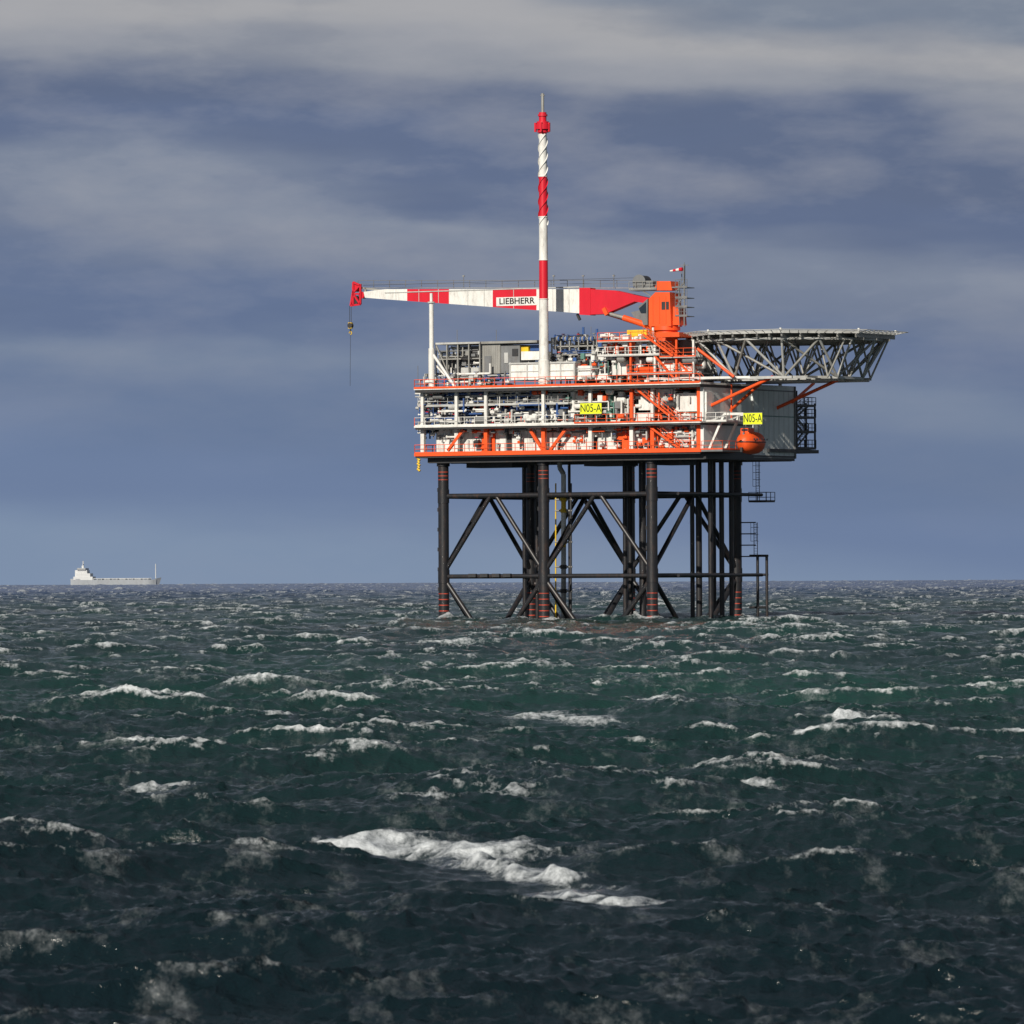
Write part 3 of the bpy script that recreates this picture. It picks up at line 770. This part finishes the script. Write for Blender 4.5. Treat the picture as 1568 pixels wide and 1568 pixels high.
# tile B is looked up rotated so that the two tilings never line up
ca, sa = math.cos(.12), math.sin(.12)
keys = ('h', 'dx', 'dy', 'jxx', 'jyy', 'jxy')
lam = 1.1
def rotback(a):
    h_, dx, dy, jxx, jyy, jxy = a
    return [h_, dx * ca + dy * sa, -dx * sa + dy * ca, ca * ca * jxx + 2 * ca * sa * jxy + sa * sa * jyy, sa * sa * jxx - 2 * ca * sa * jxy + ca * ca * jyy, -ca * sa * jxx + (ca * ca - sa * sa) * jxy + ca * sa * jyy]
def fields(x, y):
    A = samp(TA, keys, x, y)
    Bq = rotback(samp(TB, keys, x * ca - y * sa, x * sa + y * ca))
    J = (1 + lam * (A[3] + .85 * Bq[3])) * (1 + lam * (A[4] + .85 * Bq[4])) - (lam * (A[5] + .85 * Bq[5])) ** 2
    return A, Bq, J - .14 * np.clip(A[0] / .35, -1.8, 2)
A, Bq, Js = fields(x, y)
Cq = samp(TC, ('h', 'dx', 'dy'), x, y)
fb_ = np.clip((2500 - dist) / 2000, .3, 1).astype(np.float32)
fc = np.clip((800 - dist) / 500, 0, 1).astype(np.float32)
fa = np.clip((9000 - dist) / 3000, .4, 1).astype(np.float32)
near = np.clip((dist - 15) / 40, .0, 1).astype(np.float32)
z = (A[0] * fa + 1.08 * Bq[0] * fb_ + 1.5 * Cq[0] * fc) * near
dxs = lam * (A[1] + Bq[1] * fb_ + .9 * Cq[1] * fc) * near * fa
dys = lam * (A[2] + Bq[2] * fb_ + .9 * Cq[2] * fc) * near * fa
hi, lo = np.percentile(Js[::37], [6.5, .2])
gain = lambda J_: np.clip((hi - J_) / (hi - lo), 0, 1.3)
foam = gain(Js) * near
# foam left behind the moving crest (upwind side) fades into lace
for s_, g_ in ((.9, .8), (2.0, .6), (3.4, .42)):
    _, _, J2 = fields(x + wdir[0] * s_, y + wdir[1] * s_)
    foam = np.maximum(foam, g_ * gain(J2) * near)
foam *= np.clip((dist - 60) / 110, .45, 1) * np.where(dist > 1200, .85, 1)
nB = Bq[0] / TB['h'].std(); nC = Cq[0] / TC['h'].std()
# breaking crests on the open sea: (px, py, half width px, strength, height m, slant px)
patches = [(615, 1306, 235, 1.15, .42, 6), (800, 1340, 120, 1.1, .30, 20), (905, 1374, 120, 1.05, .2, 6), (1310, 1117, 62, 1.1, .22, 2), (840, 1104, 110, 1.0, .2, 2), (1040, 1080, 120, 1.0, .22, 12),
           (690, 990, 60, .95, .2, 0), (1085, 1022, 85, 1.0, .22, 4), (612, 946, 38, 1, .25, 2), (235, 1210, 60, .8, .15, 0), (310, 1152, 50, .9, .2, -4), (400, 1165, 60, .7, .1, 5),
           (1210, 1380, 90, .75, .1, -4), (340, 1480, 90, .7, .1, 16), (720, 1160, 90, .85, .2, 4), (40, 972, 48, .9, .2, 0),
           (1490, 1147, 90, .95, .2, 0), (1400, 1140, 40, .8, .15, 0), (430, 1108, 26, 1, .2, 0), (245, 968, 26, .9, .2, 4), (1465, 1070, 26, .9, .2, 0), (1185, 1222, 45, .7, .1, 3), (1290, 1240, 60, .6, .1, 3),
           (730, 1016, 16, 1, .2, 0), (1290, 948, 36, .8, .2, 0), (60, 1102, 40, .8, .12, 0), (640, 1240, 60, .7, .12, 0), (760, 1236, 60, .7, .12, 0), (910, 918, 22, .8, .2, 0), (1380, 970, 60, .7, .2, 3)]
def place(px, py, slant):
    D = CAMZ * F / (py - 878)
    return D, (px - 784) / F * D, D * D / (CAMZ * F) * slant
# the sea lies lower in front of the large breakers
for px, py, hw, stg, rh, slant in patches:
    if hw < 100: continue
    D, cx, sl = place(px, py, slant); W_ = hw / F * D
    u = (x - cx) / W_; v = y - D + u * sl
    w_ = np.exp(-np.abs(u / 1.5) ** 4) * np.exp(-np.where(v < 0, (v / 13) ** 2, (v / 3) ** 2))
    z = z * (1 - .6 * w_) - .06 * w_
    foam = foam * (1 - .5 * w_)
for px, py, hw, stg, rh, slant in patches:
    D, cx, sl = place(px, py, slant); W_ = hw / F * D
    depth = max(.8, min(1.5, W_ * .42))
    u = (x - cx) / W_
    v = (y - D + np.clip(u, -1.4, 1.4) * sl + .45 * depth * np.sin(u * 4 + px) + .25 * depth * np.sin(u * 9 + py)) / depth
    env = np.exp(-(np.abs(u) ** 3))
    ridge = np.where(v < 0, np.exp(-(v / .9) ** 2), np.exp(-(v / 2.8) ** 2)) * env
    z += (rh * ridge * np.clip(.9 + .14 * nB + .12 * np.sin(u * 13 + px), .1, 1.6)).astype(np.float32)
    vf = v + .15
    shape = env * np.exp(-np.where(vf < 0, (vf / 1.8) ** 2, (vf / 1.5) ** 2))
    foam = np.maximum(foam, np.where(shape > .03, stg * shape * (.92 + .18 * nB + .12 * nC), 0))
for LXi in LX:
    for LYi in LY:
        wp = PM @ Vector((LXi, LYi, 0))
        rr = np.hypot((x - wp.x) / 2.0, (y - wp.y + .8) / 1.3)
        lift = np.exp(-((rr - .3) / 1.1) ** 2)
        foam = np.maximum(foam, lift * (1.15 + .2 * nB)); z += (.65 * lift * np.clip(.8 + .3 * nB, .2, 1.6)).astype(np.float32)
foam = np.clip(foam, 0, 1.2)
co = np.empty((x.size, 3), np.float32)
co[:, 0] = x + dxs; co[:, 1] = y + dys; co[:, 2] = z - (dist ** 2) / (2 * R_EARTH)
me = bpy.data.meshes.new('sea')
me.vertices.add(nr * nc); me.vertices.foreach_set('co', co.ravel())
idx = np.arange(nr * nc, dtype=np.int32).reshape(nr, nc)
q = np.stack([idx[:-1, :-1], idx[:-1, 1:], idx[1:, 1:], idx[1:, :-1]], -1).reshape(-1, 4)
me.loops.add(q.size); me.loops.foreach_set('vertex_index', q.ravel())
me.polygons.add(len(q)); me.polygons.foreach_set('loop_start', np.arange(0, q.size, 4, dtype=np.int32))
me.polygons.foreach_set('use_smooth', np.ones(len(q), bool))
me.update(calc_edges=True)
at = me.attributes.new('foam', 'FLOAT', 'POINT'); at.data.foreach_set('value', foam.astype(np.float32))
sea = bpy.data.objects.new('sea', me); scene.collection.objects.link(sea)

mt = bpy.data.materials.new('sea_water'); mt.use_nodes = True
nt = mt.node_tree; Nn = nt.nodes; Lk = nt.links
bs = Nn['Principled BSDF']; out = Nn['Material Output']
tc = Nn.new('ShaderNodeTexCoord')
def mapping(scv, rot=0):
    mp = Nn.new('ShaderNodeMapping'); mp.inputs['Scale'].default_value = scv; mp.inputs['Rotation'].default_value = (0, 0, rot)
    Lk.new(tc.outputs['Object'], mp.inputs['Vector']); return mp
def noise(mp, scl, det=6, ro=.6):
    n = Nn.new('ShaderNodeTexNoise'); n.inputs['Scale'].default_value = scl; n.inputs['Detail'].default_value = det; n.inputs['Roughness'].default_value = ro
    Lk.new(mp.outputs[0], n.inputs['Vector']); return n
def mrange(src, a, b2, c0=0., d0=1.):
    r_ = Nn.new('ShaderNodeMapRange'); r_.inputs[1].default_value = a; r_.inputs[2].default_value = b2; r_.inputs[3].default_value = c0; r_.inputs[4].default_value = d0
    Lk.new(src, r_.inputs[0]); return r_.outputs[0]
def mth(op, a, b2):
    n = Nn.new('ShaderNodeMath'); n.operation = op
    for i, s_ in enumerate((a, b2)):
        if isinstance(s_, (int, float)): n.inputs[i].default_value = s_
        else: Lk.new(s_, n.inputs[i])
    return n.outputs[0]
sp = Nn.new('ShaderNodeSeparateXYZ'); Lk.new(tc.outputs['Object'], sp.inputs[0])
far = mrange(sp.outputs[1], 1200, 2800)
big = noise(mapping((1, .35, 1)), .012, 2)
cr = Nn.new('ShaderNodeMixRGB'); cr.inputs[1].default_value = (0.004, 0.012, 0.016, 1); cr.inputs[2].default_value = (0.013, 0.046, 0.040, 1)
Lk.new(mth('MULTIPLY', mrange(big.outputs[0], .35, .62, .35, 1), mrange(sp.outputs[1], 100, 320)), cr.inputs[0])  # cloud shadow painted into the water colour: darker close to the camera
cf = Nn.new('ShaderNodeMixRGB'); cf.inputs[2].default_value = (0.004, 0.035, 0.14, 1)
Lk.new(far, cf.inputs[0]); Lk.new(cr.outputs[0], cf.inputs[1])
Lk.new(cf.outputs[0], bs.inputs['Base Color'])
bs.inputs['Roughness'].default_value = .13; bs.inputs['IOR'].default_value = 1.33
bn = noise(mapping((.75, 1, 1), .35), 2.4, 5, .64)
bp = Nn.new('ShaderNodeBump'); bp.inputs['Strength'].default_value = .8; bp.inputs['Distance'].default_value = .17
Lk.new(bn.outputs[0], bp.inputs['Height']); Lk.new(bp.outputs[0], bs.inputs['Normal'])
fo = Nn.new('ShaderNodeAttribute'); fo.attribute_name = 'foam'
fn = noise(mapping((1, .35, 1), .35), 3.2, 7, .74)
fn2 = noise(mapping((.9, .12, 1), .35), .8, 6, .72)
val = mth('SUBTRACT', fo.outputs['Fac'], mth('ADD', mth('MULTIPLY', fn.outputs[0], 3.0), -1.07))
ff = mrange(val, -.05, .8)
ff = mth('MULTIPLY', ff, mrange(fo.outputs['Fac'], .0, .3))
st = mth('MULTIPLY', mrange(fn2.outputs[0], .54, .72), mrange(fn.outputs[0], .42, .64))
st = mth('MULTIPLY', st, mrange(fo.outputs['Fac'], 0, .25, .26, .75))
ff = mth('MAXIMUM', ff, st)
fd = Nn.new('ShaderNodeBsdfPrincipled'); fd.inputs['Base Color'].default_value = (.58, .62, .65, 1); fd.inputs['Roughness'].default_value = .8
Lk.new(bp.outputs[0], fd.inputs['Normal'])
ms = Nn.new('ShaderNodeMixShader'); Lk.new(ff, ms.inputs[0]); Lk.new(bs.outputs[0], ms.inputs[1]); Lk.new(fd.outputs[0], ms.inputs[2])
Lk.new(ms.outputs[0], out.inputs['Surface'])
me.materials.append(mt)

# ------------------------------------------------------------------ sun & sky
sd = Vector((-0.37, -0.83, 0)).normalized(); el = math.radians(28)
sunv = Vector((sd.x * math.cos(el), sd.y * math.cos(el), math.sin(el)))
sl = bpy.data.lights.new('sun', 'SUN'); sl.energy = 4.7; sl.angle = math.radians(.5); sl.color = (1, .92, .80)
so = bpy.data.objects.new('sun', sl); scene.collection.objects.link(so)
so.rotation_euler = sunv.to_track_quat('Z', 'Y').to_euler(); so.location = (-300, -300, 400)

wd = bpy.data.worlds.new('World'); scene.world = wd; wd.use_nodes = True
nt = wd.node_tree; Nn = nt.nodes; Lk = nt.links
bg = Nn['Background']; bg.inputs['Strength'].default_value = .1
sky = Nn.new('ShaderNodeTexSky'); sky.sky_type = 'NISHITA'; sky.sun_disc = False; sky.sun_elevation = el; sky.sun_rotation = math.atan2(sd.x, sd.y)
tc = Nn.new('ShaderNodeTexCoord')
def wmap(scv, loc=(0, 0, 0), rot=(0, 0, 0)):
    mp = Nn.new('ShaderNodeMapping'); mp.inputs['Scale'].default_value = scv; mp.inputs['Location'].default_value = loc; mp.inputs['Rotation'].default_value = rot
    Lk.new(tc.outputs['Generated'], mp.inputs['Vector']); return mp
sp = Nn.new('ShaderNodeSeparateXYZ'); Lk.new(tc.outputs['Generated'], sp.inputs[0])
n1 = noise(wmap((10, 10, 55), (3.1, 0, 1.7), (0, math.radians(2.5), 0)), 1, 4, .5)
n2 = noise(wmap((20, 20, 60), (1.3, 5, .7), (0, math.radians(3), 0)), 1, 6, .58)
tt = mth('ADD', mth('MULTIPLY', sp.outputs[2], 1 / .09), mth('MULTIPLY', sp.outputs[0], 1.1))
tt = mth('ADD', tt, mth('MULTIPLY', mth('SUBTRACT', n1.outputs[0], .5), mrange(sp.outputs[2], 0, .04, .1, .4)))
tt = mth('MULTIPLY', tt, 1 / 1.3)
rp_ = Nn.new('ShaderNodeValToRGB'); Lk.new(tt, rp_.inputs[0]); el_ = rp_.color_ramp
el_.interpolation = 'EASE'
stops = [(-.0, (126, 144, 170)), (.12, (110, 128, 160)), (.25, (103, 121, 152)), (.34, (116, 131, 156)), (.42, (101, 117, 148)), (.52, (119, 130, 152)), (.60, (128, 138, 157)),
         (.68, (100, 114, 143)), (.76, (98, 111, 138)), (.85, (142, 147, 158)), (.93, (164, 165, 169)), (1.02, (126, 136, 152)), (1.14, (160, 164, 170)), (1.3, (118, 128, 142))]
while len(el_.elements) < len(stops): el_.elements.new(.5)
for e_, (p_, c_) in zip(el_.elements, stops): e_.position = max(0, p_ / 1.3)
for e_, (p_, c_) in zip(el_.elements, stops): e_.color = (*lin(*c_), 1)
wisp = mth('MULTIPLY', mrange(n2.outputs[0], .45, .75), mrange(sp.outputs[2], .02, .06, .08, .5))
wisp2 = mth('MULTIPLY', mrange(n2.outputs[0], .5, .25), mrange(sp.outputs[2], .02, .06, .05, .4))
mw = Nn.new('ShaderNodeMixRGB'); Lk.new(wisp, mw.inputs[0]); Lk.new(rp_.outputs[0], mw.inputs[1]); mw.inputs[2].default_value = (*lin(176, 176, 180), 1)
mw2 = Nn.new('ShaderNodeMixRGB'); Lk.new(wisp2, mw2.inputs[0]); Lk.new(mw.outputs[0], mw2.inputs[1]); mw2.inputs[2].default_value = (*lin(84, 98, 126), 1)
vs_ = Nn.new('ShaderNodeVectorMath'); vs_.operation = 'SCALE'; vs_.inputs['Scale'].default_value = 10; Lk.new(mw2.outputs[0], vs_.inputs[0])
dk = Nn.new('ShaderNodeVectorMath'); dk.operation = 'SCALE'; Lk.new(vs_.outputs[0], dk.inputs[0]); Lk.new(mrange(sp.outputs[2], .10, .28, 1, .60), dk.inputs['Scale'])
mx = Nn.new('ShaderNodeMixRGB'); Lk.new(mrange(sp.outputs[2], .2, .9, .0, .15), mx.inputs[0])
Lk.new(dk.outputs[0], mx.inputs[1]); Lk.new(sky.outputs[0], mx.inputs[2]); Lk.new(mx.outputs[0], bg.inputs['Color'])
